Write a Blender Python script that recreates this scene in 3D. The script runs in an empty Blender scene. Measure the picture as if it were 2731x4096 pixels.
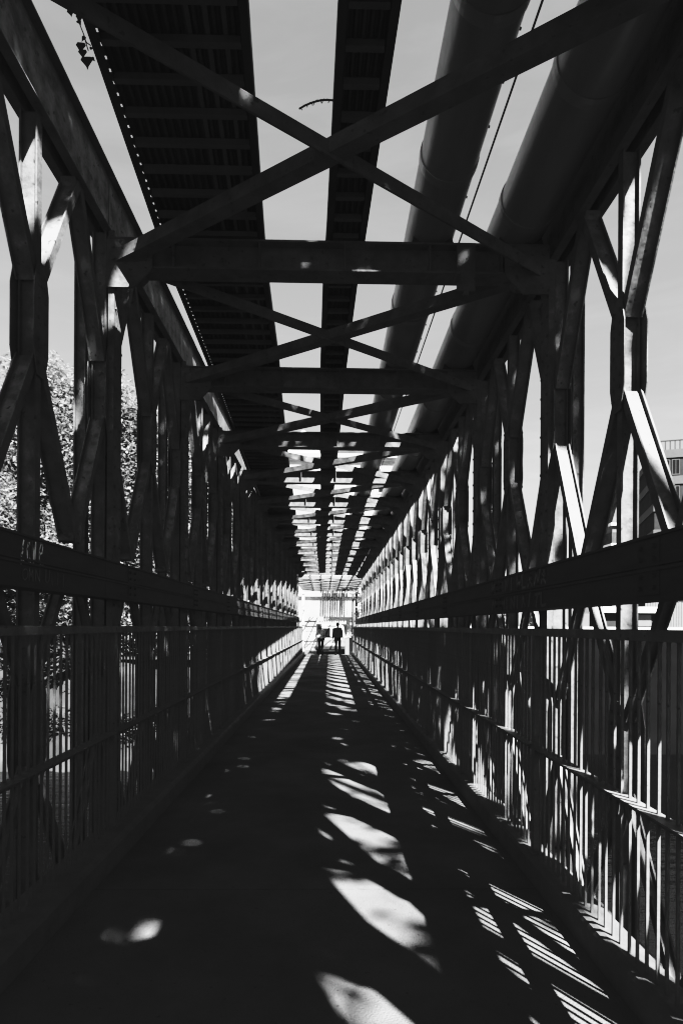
import bpy, math, random
from mathutils import Vector, Matrix, noise
random.seed(7)
D = bpy.data
SC = bpy.context.scene
COL = SC.collection
R = math.radians
V = Vector

# ------------------------------------------------------------------ helpers
class MB:
    def __init__(s): s.v = []; s.f = []; s.mi = []; s.m = 0
    def add(s, vs, fs):
        n = len(s.v); s.v += [tuple(p) for p in vs]
        for f in fs: s.f.append(tuple(i + n for i in f)); s.mi.append(s.m)
        return s
    def obox(s, c, a, b, d):
        c, a, b, d = V(c), V(a), V(b), V(d)
        vs = [c + a*i + b*j + d*k for i in (-1, 1) for j in (-1, 1) for k in (-1, 1)]
        return s.add(vs, [(0,1,3,2),(4,6,7,5),(0,4,5,1),(2,3,7,6),(0,2,6,4),(1,5,7,3)])
    def box(s, x0, x1, y0, y1, z0, z1):
        return s.obox(((x0+x1)/2, (y0+y1)/2, (z0+z1)/2), ((x1-x0)/2, 0, 0), (0, (y1-y0)/2, 0), (0, 0, (z1-z0)/2))
    def bar(s, p0, p1, w, h, up=(0, 0, 1)):
        p0, p1 = V(p0), V(p1); u = (p1-p0).normalized(); side = u.cross(V(up)).normalized(); n = side.cross(u)
        return s.obox((p0+p1)/2, side*w/2, (p1-p0)/2, n*h/2)
    def tube(s, pts, r, n=8, caps=True):
        pts = [V(p) for p in pts]; rs = r if isinstance(r, (list, tuple)) else [r]*len(pts)
        base = len(s.v); vs = []
        for i, p in enumerate(pts):
            t = (pts[min(i+1, len(pts)-1)] - pts[max(i-1, 0)]).normalized()
            a = t.cross(V((0, 0, 1)))
            if a.length < 1e-3: a = t.cross(V((1, 0, 0)))
            a.normalize(); b = t.cross(a)
            for k in range(n):
                an = 2*math.pi*k/n
                vs.append(p + (a*math.cos(an) + b*math.sin(an))*rs[i])
        fs = []
        for i in range(len(pts)-1):
            for k in range(n):
                fs.append((i*n+k, i*n+(k+1) % n, (i+1)*n+(k+1) % n, (i+1)*n+k))
        if caps:
            fs.append(tuple(range(n))[::-1]); fs.append(tuple((len(pts)-1)*n+k for k in range(n)))
        return s.add(vs, fs)
    def lathe(s, prof, c=(0, 0, 0), n=16):
        vs = []; fs = []
        for (r, z) in prof:
            for k in range(n):
                a = 2*math.pi*k/n; vs.append((c[0]+r*math.cos(a), c[1]+r*math.sin(a), c[2]+z))
        for i in range(len(prof)-1):
            for k in range(n): fs.append((i*n+k, i*n+(k+1) % n, (i+1)*n+(k+1) % n, (i+1)*n+k))
        return s.add(vs, fs)
    def prism(s, poly, ax, t0, t1):
        # poly of (a,b); ax='x': (a,b)=(y,z) ; 'y': (x,z) ; 'z': (x,y)
        def mk(p, t):
            return {'x': (t, p[0], p[1]), 'y': (p[0], t, p[1]), 'z': (p[0], p[1], t)}[ax]
        n = len(poly)
        vs = [mk(p, t0) for p in poly] + [mk(p, t1) for p in poly]
        fs = [tuple(range(n)), tuple(range(2*n-1, n-1, -1))] + [(i, n+i, n+(i+1) % n, (i+1) % n) for i in range(n)]
        return s.add(vs, fs)
    def ibar(s, p0, p1, w, d, xc=0.0, t=.010, tw=.012):
        u = V((0, p1[0]-p0[0], p1[1]-p0[1])); L = u.length; u.normalize(); nn = V((0, -u.z, u.y))
        c = V((xc, (p0[0]+p1[0])/2, (p0[1]+p1[1])/2))
        for sg in (-1, 1):
            s.obox(c + V((sg*(d/2-t/2), 0, 0)), (t/2, 0, 0), nn*w/2, u*L/2)
        s.obox(c, (d/2-t, 0, 0), nn*tw/2, u*L/2)
        return s
    def chan(s, y0, y1, z0, z1, xc=0.0, g=.03, d=.09, t=.010):
        # two channels back to back along y
        for sg in (-1, 1):
            a, b = sorted((xc+sg*g, xc+sg*(g+t))); s.box(a, b, y0, y1, z0, z1)
            a, b = sorted((xc+sg*(g+t), xc+sg*d))
            s.box(a, b, y0, y1, z0, z0+t); s.box(a, b, y0, y1, z1-t, z1)
        return s
    def mesh(s, name, mats, smooth=False):
        me = D.meshes.new(name); me.from_pydata(s.v, [], s.f)
        for m in (mats if isinstance(mats, (list, tuple)) else [mats]): me.materials.append(m)
        me.polygons.foreach_set('material_index', s.mi)
        if smooth: me.polygons.foreach_set('use_smooth', [True]*len(s.f))
        me.update(); return me
    def build(s, name, mats, parent=None, smooth=False, loc=None):
        return link(name, s.mesh(name, mats, smooth), parent, loc)

def link(name, me, parent=None, loc=None):
    o = D.objects.new(name, me); COL.objects.link(o)
    if parent: o.parent = parent
    if loc: o.location = loc
    return o
def tag(o, label=None, cat=None, group=None, kind=None):
    if label: o['label'] = label
    if cat: o['category'] = cat
    if group: o['group'] = group
    if kind: o['kind'] = kind
    return o
def thing(name, label, cat, loc=(0, 0, 0), rz=0, group=None):
    o = D.objects.new(name, None); COL.objects.link(o); o.location = loc; o.rotation_euler = (0, 0, rz)
    o.empty_display_size = .3
    return tag(o, label, cat, group)

# ---------------------------------------------------------------- materials
def mat(name, g, var=.3, scale=3.0, rough=.6, metal=0.0, bump=0.0, bscale=60, spots=None, stretch=None, g2=None, streak=0):
    m = D.materials.new(name); m.use_nodes = True; nt = m.node_tree; N = nt.nodes; L = nt.links
    b = N['Principled BSDF']; b.inputs['Roughness'].default_value = rough; b.inputs['Metallic'].default_value = metal
    tc = N.new('ShaderNodeTexCoord'); mp = N.new('ShaderNodeMapping'); L.new(tc.outputs['Object'], mp.inputs['Vector'])
    if stretch: mp.inputs['Scale'].default_value = stretch
    nz = N.new('ShaderNodeTexNoise'); nz.inputs['Scale'].default_value = scale; nz.inputs['Detail'].default_value = 8; nz.inputs['Roughness'].default_value = .65
    L.new(mp.outputs['Vector'], nz.inputs['Vector'])
    cr = N.new('ShaderNodeValToRGB'); lo = g*(1-var); hi = g*(1+var)
    cr.color_ramp.elements[0].position = .32; cr.color_ramp.elements[0].color = (lo, lo, lo, 1)
    cr.color_ramp.elements[1].position = .68; cr.color_ramp.elements[1].color = (hi, hi, hi, 1)
    L.new(nz.outputs['Fac'], cr.inputs['Fac']); out = cr.outputs['Color']
    if spots:
        n2 = N.new('ShaderNodeTexNoise'); n2.inputs['Scale'].default_value = spots[0]; n2.inputs['Detail'].default_value = 4
        L.new(mp.outputs['Vector'], n2.inputs['Vector'])
        c2 = N.new('ShaderNodeValToRGB'); c2.color_ramp.elements[0].position = spots[1]; c2.color_ramp.elements[1].position = spots[1]+.04
        L.new(n2.outputs['Fac'], c2.inputs['Fac'])
        mx = N.new('ShaderNodeMixRGB'); L.new(c2.outputs['Color'], mx.inputs['Fac']); L.new(out, mx.inputs['Color1'])
        q = spots[2]; mx.inputs['Color2'].default_value = (q, q, q, 1); out = mx.outputs['Color']
    L.new(out, b.inputs['Base Color'])
    if bump:
        n3 = N.new('ShaderNodeTexNoise'); n3.inputs['Scale'].default_value = bscale; n3.inputs['Detail'].default_value = 6
        L.new(tc.outputs['Object'], n3.inputs['Vector'])
        bp = N.new('ShaderNodeBump'); bp.inputs['Strength'].default_value = bump; bp.inputs['Distance'].default_value = .01
        L.new(n3.outputs['Fac'], bp.inputs['Height']); L.new(bp.outputs['Normal'], b.inputs['Normal'])
    return m

M = {}
M['steel'] = mat('painted_steel', .2, .42, 7, .62, 0, .35, 30, spots=(22, .64, .09))
M['steel_rail'] = mat('railing_steel', .25, .2, 9, .55, 0, .2, 60, spots=(30, .68, .07))
M['steel_dark'] = mat('dark_steel', .05, .3, 4, .6, 0, .2, 30)
M['band'] = mat('guard_channel_paint', .09, .3, 6, .6, 0, .2, 40, spots=(20, .66, .08), stretch=(1, .4, 2))
M['deck'] = mat('worn_concrete', .19, .38, 1.1, .85, 0, .8, 110, spots=(38, .66, .1))
M['kerb'] = mat('kerb_steel', .2, .25, 6, .55, 0, .3, 40)
M['tray'] = mat('galvanised_sheet', .06, .35, 5, .6, .0, .2, 50)
M['rib'] = mat('worn_rib', .16, .3, 8, .6)
M['pipe'] = mat('pipe_cladding', .5, .25, 3, .36, .3, .18, 18, stretch=(1, .25, 1))
M['graffiti'] = mat('spray_paint', .85, .15, 20, .8)
M['scrawl'] = mat('faded_marker', .34, .3, 30, .8)
M['leaf'] = mat('leaf', .36, .35, .9, .6)
def trans(m, f):
    nt = m.node_tree; N = nt.nodes; L = nt.links; b = N['Principled BSDF']; o = N['Material Output']
    t = N.new('ShaderNodeBsdfTranslucent'); src = b.inputs['Base Color'].links[0].from_socket; L.new(src, t.inputs['Color'])
    x = N.new('ShaderNodeMixShader'); x.inputs[0].default_value = f; L.new(b.outputs[0], x.inputs[1]); L.new(t.outputs[0], x.inputs[2]); L.new(x.outputs[0], o.inputs['Surface'])
trans(M['leaf'], .45)
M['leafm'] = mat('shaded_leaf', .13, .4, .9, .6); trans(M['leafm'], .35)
M['leafd'] = mat('dark_leaf', .05, .4, 2, .6)
M['bark'] = mat('bark', .07, .4, 8, .9, 0, .6, 20)
M['white'] = mat('white_render', .8, .05, .5, .85)
M['facade'] = mat('weathered_white_render', .5, .35, .8, .9)
M['stone'] = mat('pale_stone', .2, .12, .6, .9)
M['conc'] = mat('pale_concrete_band', .13, .08, .5, .9)
M['brick'] = mat('grey_brick', .055, .2, .8, .9)
M['glass'] = mat('dark_glass', .03, .3, .5, .15)
M['roof'] = mat('slate', .08, .3, 1, .7)
M['ground'] = mat('street_asphalt', .16, .2, .3, .9)
M['bank'] = mat('bank_soil', .07, .5, .4, .95, 0, .6, 3)
M['quay'] = mat('quay_stone', .010, .4, .5, .95)
M['cloth_g'] = mat('grey_jacket', .6, .15, 8, .9)
M['cloth_d'] = mat('dark_cloth', .035, .2, 8, .9)
M['cloth_m'] = mat('mid_cloth', .25, .15, 8, .9)
M['skin'] = mat('skin', .42, .05, 8, .6)
M['hair'] = mat('hair', .04, .3, 30, .6)
M['bagw'] = mat('white_bag', .85, .03, 8, .6)
M['vanw'] = mat('white_vehicle_paint', .75, .03, .5, .3)
M['vang'] = mat('grey_vehicle_paint', .28, .06, .5, .35)
M['tyre'] = mat('rubber', .03, .2, 6, .8)
M['cable'] = mat('cable', .03, .1, 6, .6)

def water_mat():
    m = mat('river_water', .012, .2, .2, .08); nt = m.node_tree; N = nt.nodes; L = nt.links
    tc = N.new('ShaderNodeTexCoord'); mp = N.new('ShaderNodeMapping'); mp.inputs['Scale'].default_value = (.7, 2.2, 1)
    nz = N.new('ShaderNodeTexNoise'); nz.inputs['Scale'].default_value = 1.6; nz.inputs['Detail'].default_value = 5
    bp = N.new('ShaderNodeBump'); bp.inputs['Strength'].default_value = .5; bp.inputs['Distance'].default_value = .08
    L.new(tc.outputs['Object'], mp.inputs['Vector']); L.new(mp.outputs['Vector'], nz.inputs['Vector'])
    L.new(nz.outputs['Fac'], bp.inputs['Height']); L.new(bp.outputs['Normal'], N['Principled BSDF'].inputs['Normal'])
    return m
M['water'] = water_mat()

# -------------------------------------------------------------- geometry key
P = 2.276            # truss panel length
J0 = 4.72            # a truss joint
XR, XL = 1.76, -1.755 # truss centre planes
KX, KY = .445, .735   # sun: sideways / backwards per metre of height
YB, YE = -2.6, 32.6  # deck begin / end

bridge = thing('footbridge', 'long dark riveted steel truss footbridge with crossbeams and X bracing overhead', 'bridge')

# deck with shallow transverse joints
mb = MB(); y = YB
joints = [YB, 0.35, 3.48, 7.25, 11.1, 14.9, 18.7, 22.5, 26.3, 30.1, YE]
for a, b in zip(joints, joints[1:]): mb.box(-1.32, 1.19, a+.004, b-.004, -.09, 0)
mb.box(-1.318, 1.188, YB, YE, -.14, -.095)
mb.build('deck', M['deck'], bridge)
# kerbs: steel channel on each side
def kerb(sg, xi, xo, parent):
    prof = [(xi, -.16), (xi, .118), (xi+sg*.010, .139), (xi+sg*.030, .15), (xo, .15), (xo, .135), (xo-sg*.0, -.16)]
    mb = MB(); n = len(prof); ys = [YB + (YE-YB)*k/9 for k in range(10)]
    for a, b in zip(ys, ys[1:]): mb.prism(prof, 'y', a+.002, b-.002)
    mb.build('kerb', M['kerb'], parent)
kerb(1, 1.192, 1.33, bridge); kerb(-1, -1.322, -1.53, bridge)
mb = MB(); mb.box(-1.95, 1.92, -.07, .07, -.20, -.185); mb.box(-1.95, 1.92, -.008, .008, -.48, -.2); mb.box(-1.95, 1.92, -.07, .07, -.495, -.48)
fbm = mb.mesh('floor_beam', M['steel_dark'])
for k in range(-3, 13): link('floor_beam', fbm, bridge, (0, J0+P*k, 0))
for xo, zz in ((1.915, 4.46), (-1.915, 4.62)):
    opm = MB().ibar((0, -.50), (0, zz), .07, .09).mesh('outer_post', M['steel'])
    for k in range(-3, 13): link('outer_post', opm, bridge, (xo, J0+P*k, 0))

# ---- truss panels
ZC0, ZC1 = 4.32, 4.79      # top chord
ZM0, ZM1 = 1.84, 1.90      # middle chord
ZB0, ZB1 = -.62, -.36      # bottom chord
def node_poly(yc, zc, half=0):
    w, h = .088, .33
    if half == 0: return [(yc-w*.55, zc-h), (yc+w*.55, zc-h), (yc+w, zc-h*.55), (yc+w, zc+h*.55), (yc+w*.55, zc+h), (yc-w*.55, zc+h), (yc-w, zc+h*.55), (yc-w, zc-h*.55)]
    s = half; pts = [(yc, zc-h), (yc+s*w*.8, zc-h), (yc+s*(w+.03), zc-h*.5), (yc+s*(w+.03), zc+h*.5), (yc+s*w*.8, zc+h), (yc, zc+h)]
    return pts if s > 0 else pts[::-1]
def panel_pieces():
    out = []
    def o(name, mb): out.append((name, mb))
    for yy in (.052, P/2, P-.052): o('post', MB().ibar((yy, ZB1), (yy, ZC0), .06, .105))
    o('top_chord', MB().chan(.004, P-.004, ZC0, ZC1))
    o('bottom_chord', MB().chan(.004, P-.004, ZB0, ZB1))
    for (za, zb) in ((ZM1, ZC0), (ZB1, ZM0)):
        zm = (za+zb)/2; low = 0 if za > 1 else .05; wd = .056 if za > 1 else .048
        for qy in (P/4, 3*P/4):
            for (ny, dd) in ((-1, .119), (1, .113)):
                end = P/2 if (qy < P/2) == (ny > 0) else (.06 if qy < P/2 else P-.06)
                e2 = end + (-.03 if end > qy else .03)
                o('diagonal', MB().ibar((qy+ny*.012, zb), (e2, zm+.22), wd, dd-low))
                o('diagonal', MB().ibar((qy+ny*.012, za), (e2, zm-.22), wd, dd-.003-low))
        for (yy, h) in ((P/2, 0), (.006, 1), (P-.006, -1)):
            m_ = MB()
            for sg in (-1, 1):
                a, b = sorted((sg*.0637, sg*.070)); m_.prism(node_poly(yy, zm, h), 'x', a, b)
                for bz in (-.26, -.19, -.12, 0, .12, .19, .26):
                    for by in ((-.04, .04) if h == 0 else (h*.03, h*.075)):
                        m_.tube([(sg*.069, yy+by, zm+bz), (sg*.080, yy+by, zm+bz)], .0105, 6)
            o('node_plate', m_)
        for qy in (P/4, 3*P/4):          # gussets where diagonals meet the chords
            o('gusset', MB().prism([(qy-.07, zb), (qy-.04, zb-.07), (qy+.04, zb-.07), (qy+.07, zb)], 'x', -.05, .05))
            o('gusset', MB().prism([(qy-.07, za), (qy-.04, za+.07), (qy+.04, za+.07), (qy+.07, za)], 'x', -.05, .05))
    return out
pieces = panel_pieces()
meshes = [(n, b.mesh(n, M['steel'])) for n, b in pieces]
allb = MB()
for n, b in pieces: allb.add(b.v, b.f)
joined = allb.mesh('truss_panel', M['steel'])
for side, (xc, dz) in enumerate(((XR, 0), (XL, .16))):
    for k in range(-3, 12):
        yy = J0 + P*k
        if k <= 4:
            e = D.objects.new('truss_panel', None); COL.objects.link(e); e.parent = bridge; e.location = (xc, yy, dz); e.empty_display_size = .2
            for n, me in meshes: link(n, me, e)
        else:
            link('truss_panel', joined, bridge, (xc, yy, dz))

# ---- portal crossbeams + X bracing
cb = MB(); zt, zb = 4.43, 4.20
cb.box(-1.69, 1.655, -.09, .08, zb, zb+.014); cb.box(-1.69, 1.655, -.09, .08, zt-.014, zt); cb.box(-1.69, 1.655, -.012, .0, zb+.014, zt-.014)
for xx in (-1.2, -.55, .1, .75, 1.3): cb.box(xx-.005, xx+.005, -.08, -.012, zb+.014, zt-.014)
cbm = cb.mesh('crossbeam', M['steel'])
kp = []
for sg, xe in ((1, 1.655), (-1, -1.69)):
    m_ = MB(); m_.prism([(xe, zb-.16), (xe, zt-.03), (xe-sg*.34, zt-.03), (xe-sg*.34, zb-.02), (xe-sg*.2, zb-.16)], 'y', -.112, -.096)
    m_.prism([(xe, zb-.05), (xe-sg*.22, zb-.05), (xe-sg*.26, zb-.006), (xe, zb-.006)], 'y', -.09, .08)
    for bx in (.05, .13, .21, .29):
        for bz in (.05, .14): m_.tube([(xe-sg*bx, -.096, zb+bz), (xe-sg*bx, -.125, zb+bz)], .013, 6)
    kp.append(m_.mesh('knee_plate', M['steel']))
for sg, xe, zt_ in ((1, 1.66, 4.32), (-1, -1.64, 4.48)):
    m_ = MB()
    a, b = sorted((xe, xe+sg*.012)); m_.box(a, b, -.085, .085, -.48, zt_)
    for yv in (-.085, .075):
        a, b = sorted((xe+sg*.012, xe+sg*.045)); m_.box(a, b, yv, yv+.010, -.48, zt_)
    for yv in (-.055, .055):
        for k in range(30): m_.tube([(xe, yv, -.3+k*.15), (xe-sg*.012, yv, -.3+k*.15)], .011, 5)
    cme = m_.mesh('portal_column', M['steel'])
    for k in range(-3, 13): link('portal_column', cme, bridge, (0, J0+P*k, 0))
for k in range(-3, 13):
    c = link('crossbeam', cbm, bridge, (0, J0+P*k, 0))
    for me in kp: link('knee_plate', me, c)
def brace(x0, x1, z, z2, dn):
    m_ = MB(); a = V((x0, .012, z)); b = V((x1, P-.03, z2))
    m_.bar(a, b, .10, .010)
    d = (b-a).normalized(); s = d.cross(V((0, 0, 1))); s = s if s.y < 0 else -s
    m_.bar(a+s*.045+V((0, 0, dn*.045)), b+s*.045+V((0, 0, dn*.045)), .009, .08)
    return m_.mesh('brace_bar', M['steel'])
b1 = brace(-1.66, 1.62, 4.335, 4.262, -1); b2 = brace(1.62, -1.66, 4.238, 4.236, 1)
for k in range(-3, 12):
    for me in (b1, b2): link('brace_bar', me, bridge, (0, J0+P*k, 0))

# ---- railings
def railing(label, X, y0, q, sg):
    t = thing('railing', label, 'railing', (0, 0, 0))
    zt = 1.495
    h = MB(); xa, xb = sorted((X-sg*.025, X+sg*.035))
    n0 = math.floor((YB-y0)/q)+1; posts = [y0+q*n for n in range(n0, 40) if YB < y0+q*n < YE-.05]
    eds = [YB]+posts+[YE]
    for a, b in zip(eds, eds[1:]): h.prism([(xa, zt-.045), (xb, zt-.045), (xb, zt-.006), (xb-.006, zt), (xa+.006, zt), (xa, zt-.006)], 'y', a+.003, b-.003)
    h.build('handrail', M['steel_rail'], t)
    m_ = MB()
    for a, b in zip(eds, eds[1:]):
        xa, xb = sorted((X-sg*.048, X+sg*.020)); m_.box(xa, xb, a+.03, b-.03, .786, .794)
        xa, xb = sorted((X+sg*.012, X+sg*.020)); m_.box(xa, xb, a+.03, b-.03, .745, .786)
    m_.build('midrail', M['steel_rail'], t)
    pm = MB(); pm.box(-.022, .022, -.024, .024, .15, zt-.045); pm.box(-.04, .04, -.055, .055, .15, .162)
    pme = pm.mesh('post', M['steel_rail'])
    for p in posts: link('post', pme, t, (X, p, 0))
    bm_ = MB(); bm_.box(-.0056, .0056, -.005, .005, .15, .785); bm_.box(-.0056, .0056, -.005, .005, .795, zt-.045)
    bme = bm_.mesh('baluster', M['steel_rail'])
    ys = []
    for a, b in zip(eds, eds[1:]):
        n = max(1, round((b-a)/.0705)); ys += [a+(b-a)*k/n for k in range(1, n)]
    vis = [v for v in ys if v > 1.9]; near = vis[:100]; rest = vis[100:]+[v for v in ys if v <= 1.9]
    for v in near: 
        o = link('baluster', bme, t, (X+random.uniform(-.002, .002), v+random.uniform(-.003, .003), 0)); o.rotation_euler = (random.uniform(-.003, .003), 0, random.uniform(-.08, .08))
    s_ = MB()
    for v in rest:
        s_.box(X-.0056, X+.0056, v-.005, v+.005, .15, .785); s_.box(X-.0056, X+.0056, v-.005, v+.005, .795, zt-.045)
    tag(s_.build('balusters', M['steel_rail'], t), kind='stuff')
    return t
railing('upright bar railing along the right edge of the deck, striped with sunlight', 1.25, 3.65, 1.995, 1)
railing('upright bar steel railing along the left edge of the deck, mostly in deep shade', -1.447, 4.10, 1.995, -1)

# ---- guard channels above the railings (with graffiti)
LET = {
 'L': [[(0,1),(0,0),(.7,0)]], 'O': [[(.5,1),(.1,.8),(0,.45),(.15,.1),(.5,0),(.85,.2),(.95,.6),(.8,.9),(.5,1)]],
 'M': [[(0,0),(.05,1),(.5,.3),(.9,1),(1,0)]], 'N': [[(0,0),(.05,1),(.75,0),(.8,1)]], 'I': [[(.2,0),(.25,1)]],
 'W': [[(0,1),(.25,0),(.5,.8),(.7,0),(1,1)]], 'A': [[(0,0),(.4,1),(.8,0)],[(.15,.4),(.65,.4)]], 'R': [[(0,0),(.05,1),(.6,.9),(.6,.55),(.05,.5),(.75,0)]],
 'U': [[(0,1),(.05,.1),(.4,0),(.7,.2),(.75,1)]], 'Y': [[(0,1),(.35,.5),(.7,1)],[(.35,.5),(.3,0)]], 'T': [[(0,1),(.8,1)],[(.4,1),(.4,0)]],
 'e': [[(.05,.45),(.8,.6),(.85,.95),(.4,1.05),(.05,.7),(.1,.15),(.5,-.05),(1.0,-.05)]],
 't': [[(.45,1.1),(.2,.75),(.35,.6),(.0,.35),(.05,.1),(.55,-.05)],[(0,.1),(-.05,-.15)]],
 'o': [[(.35,.95),(.0,.6),(.05,.1),(.45,-.05),(.75,.3),(.7,.8),(.35,.95)],[(.7,1),(.8,-.1)]],
 'n': [[(.05,-.1),(.0,1.0),(.45,.05),(.6,1.0)]],
}
def hash_(t): return sum(ord(c)*(i+3) for i, c in enumerate(t))
def strokes(text, x, y0, z0, w, h, sgn, thick, mirror_x, mt, name, parent, slant=0):
    cur = 0
    for ch in text:
        if ch == ' ': cur += w*.6; continue
        m_ = MB()
        jr = random.Random(hash_(text)+cur*1000); sx, sz, sh, dz_ = jr.uniform(.7, 1.2), jr.uniform(.8, 1.15), jr.uniform(-.18, .18), jr.uniform(-.08, .08)
        for st in LET[ch]:
            pts = [V((x, y0+sgn*(cur+a*w*.8*sx+b*slant+b*sh*w), z0+(b*sz+dz_+jr.uniform(-.05, .05))*h)) for a, b in st]
            for p, q in zip(pts, pts[1:]):
                d = (q-p).normalized(); e = d*thick*.4
                m_.bar(p-e, q+e, .0015, thick, up=V((1, 0, 0)).cross(d))
        m_.build(name, mt, parent); cur += w
def guard(label, xi, sg, z0, z1, cat='guard rail'):
    t = thing('guard_rail', label, cat)
    zm = (z0+z1)/2; d = .15
    for (a, b) in ((z0, zm-.0004), (zm+.0004, z1)):
        m_ = MB(); x0, x1 = sorted((xi, xi+sg*.010))
        for k in range(-3, 12):
            ya, yb = J0+P*k-.45+.002, J0+P*(k+1)-.45-.002
            m_.box(x0, x1, ya, yb, a, b)
            fa, fb = sorted((xi-sg*.012, xi+sg*d))
            m_.box(fa, fb, ya, yb, a-.0005, a+.011) if a == z0 else m_.box(fa, fb, ya, yb, b-.011, b+.0005)
            fa, fb = sorted((xi-sg*.010, xi-sg*0.0005))
            m_.box(fa, fb, ya, yb, zm-.016, zm-.004) if a == z0 else m_.box(fa, fb, ya, yb, zm+.004, zm+.014)
        m_.build('channel', M['band'], t)
    br = MB(); x0, x1 = sorted((xi-sg*.004, xi-sg*.0005))
    br.box(x0, x1, -.09, .09, z0+.02, z1-.02)
    a0, a1 = sorted((xi+sg*.012, 1.655 if sg > 0 else -1.635))
    br.box(a0, a1, -.05, .05, zm-.05, zm+.05)
    for by in (-.055, .055):
        for bz in (z0+.05, z0+.1, z1-.1, z1-.05):
            br.tube([(xi, by, bz), (xi-sg*.018, by, bz)], .011, 6)
    bme = br.mesh('bracket', M['band'])
    for k in range(-2, 12): link('bracket', bme, t, (0, J0+P*k-.45+P*.25, 0))
    return t
gl = guard('heavy double steel channel above the left railing with a pale looping graffiti tag', -1.56, -1, 1.69, 1.96)
strokes('tone', -1.5575, 3.11, 1.828, .062, .098, 1, .012, 0, M['graffiti'], 'graffiti_letter', gl)
strokes('OMN UIII', -1.5575, 3.12, 1.728, .07, .065, 1, .006, 0, M['scrawl'], 'graffiti_letter', gl)
gr = guard('heavy double steel channel above the right railing with two rows of faint scrawled letters', 1.35, 1, 1.62, 1.893)
strokes('WYMNIWLANR', 1.3475, 5.08, 1.782, .135, .088, -1, .020, 0, M['scrawl'], 'graffiti_letter', gr, slant=.01)
strokes('MNMINIAITL', 1.3475, 5.04, 1.645, .13, .085, -1, .018, 0, M['scrawl'], 'graffiti_letter', gr, slant=.01)

# ---- overhead service trays
def interp(tab, y):
    if y <= tab[0][0]: a, b = tab[0], tab[1]
    elif y >= tab[-1][0]: return tab[-1][1]
    else:
        for a, b in zip(tab, tab[1:]):
            if a[0] <= y <= b[0]: break
    return a[1]+(b[1]-a[1])*(y-a[0])/(b[0]-a[0])
def tray(label, tab, W, holes, lim):
    t = thing('service_tray', label, 'cable tray')
    z = 4.46; step = .22; ys = []
    y = YB
    while y < 31.9: ys.append(y); y += step
    sh = MB(); ed = MB(); rb = MB()
    nf = max(4, round(W/.055))
    for a, b in zip(ys, ys[1:]):
        ca, cb_ = interp(tab, a), interp(tab, b)
        la, lb = max(ca-W/2, lim), max(cb_-W/2, lim); ra, rb_ = ca+W/2, cb_+W/2
        e = .045
        # ribbed sheet
        x0a, x1a, x0b, x1b = la+e*(1.3 if holes else 1), ra-e, lb+e*(1.3 if holes else 1), rb_-e
        for k in range(nf):
            def P_(f, yv, x0, x1): return (x0+(x1-x0)*f, yv, z+.045)
            f0, f1, f2, f3 = k/nf, (k+.35)/nf, (k+.5)/nf, (k+.85)/nf
            vs = []
            for f, h in ((f0, 0), (f1, 0), (f2, .022), (f3, .022), ((k+1)/nf, 0)):
                pa = P_(f, a, x0a, x1a); pb = P_(f, b, x0b, x1b); vs += [(pa[0], a, pa[2]+h), (pb[0], b, pb[2]+h)]
            sh.add(vs, [(0,1,3,2),(2,3,5,4),(4,5,7,6),(6,7,9,8)])
        # edge angles
        for (xa, xb, s) in ((la, lb, 1), (ra, rb_, -1)):
            ed.add([(xa, a, z), (xa+s*e, a, z), (xb+s*e, b, z), (xb, b, z), (xa, a, z+.006), (xa+s*e, a, z+.006), (xb+s*e, b, z+.006), (xb, b, z+.006)],
                   [(0,1,2,3),(4,7,6,5),(1,5,6,2)])
            ed.add([(xa, a, z), (xb, b, z), (xb, b, z+.09), (xa, a, z+.09), (xa+s*.006, a, z), (xb+s*.006, b, z), (xb+s*.006, b, z+.09), (xa+s*.006, a, z+.09)],
                   [(0,1,2,3),(4,7,6,5)])
        if holes:   # perforated strip: slots between small bridges
            for k in range(3):
                fa, fb = (k+.30)/3, (k+1)/3
                def q(f, s): return (la+(lb-la)*f+s, a+(b-a)*f)
                p = [q(fa, e), q(fb, e), q(fb, e*1.3), q(fa, e*1.3)]
                ed.add([(x, yy, z+.002) for x, yy in p], [(0,1,2,3)])
        for (xa, xb) in ((x0a, x0b), (x1a, x1b)):
            ed.add([(xa, a, z), (xb, b, z), (xb, b, z+.05), (xa, a, z+.05)], [(0,1,2,3)])
        rb.box(la+e, ra-e, a-.011, a+.011, z+.004, z+.042)
        if not holes or True:
            rb.box(la+e, ra-e, a+.011, a+.028, z+.008, z+.014)
    sh.build('ribbed_sheet', M['tray'], t); ed.build('edge_angle', M['steel_dark'], t)
    # ribs: individual
    rb2 = MB(); rb2.box(-W/2+.05, W/2-.05, -.011, .011, .004, .042); rb2.box(-W/2+.05, W/2-.05, .011, .028, .008, .014)
    me = rb2.mesh('rib', M['rib']); rest = MB(); cnt = 0
    for yv in ys:
        cx = interp(tab, yv)
        if yv > 2.0 and cnt < 40 and cx-W/2 > lim: link('rib', me, t, (cx, yv, z)); cnt += 1
        else:
            l = max(cx-W/2, lim)+.05; rest.box(l, cx+W/2-.05, yv-.011, yv+.011, z+.004, z+.042)
    tag(rest.build('rib', M['rib'], t), kind='stuff')
    if holes:
        lon = MB()
        for off in (.10, .19, .28):
            for a, b in zip(ys[::8], ys[8::8]):
                lon.bar((interp(tab, a)+off, a, z+.05), (interp(tab, b)+off, b, z+.05), .022, .012)
        lon.build('stringer', M['rib'], t)
    return t
tabA = [(-3, -.44), (2.94, -.814), (4.64, -.92), (5.2, -.95), (6.96, -.995), (7.74, -1.036), (11.3, -1.17), (22.4, -1.50), (33.6, -1.52)]
tabB = [(-3, .40), (2.94, .171), (4.64, .106), (5.2, .075), (6.96, .025), (22.4, -.207), (33.6, -.30)]
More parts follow.
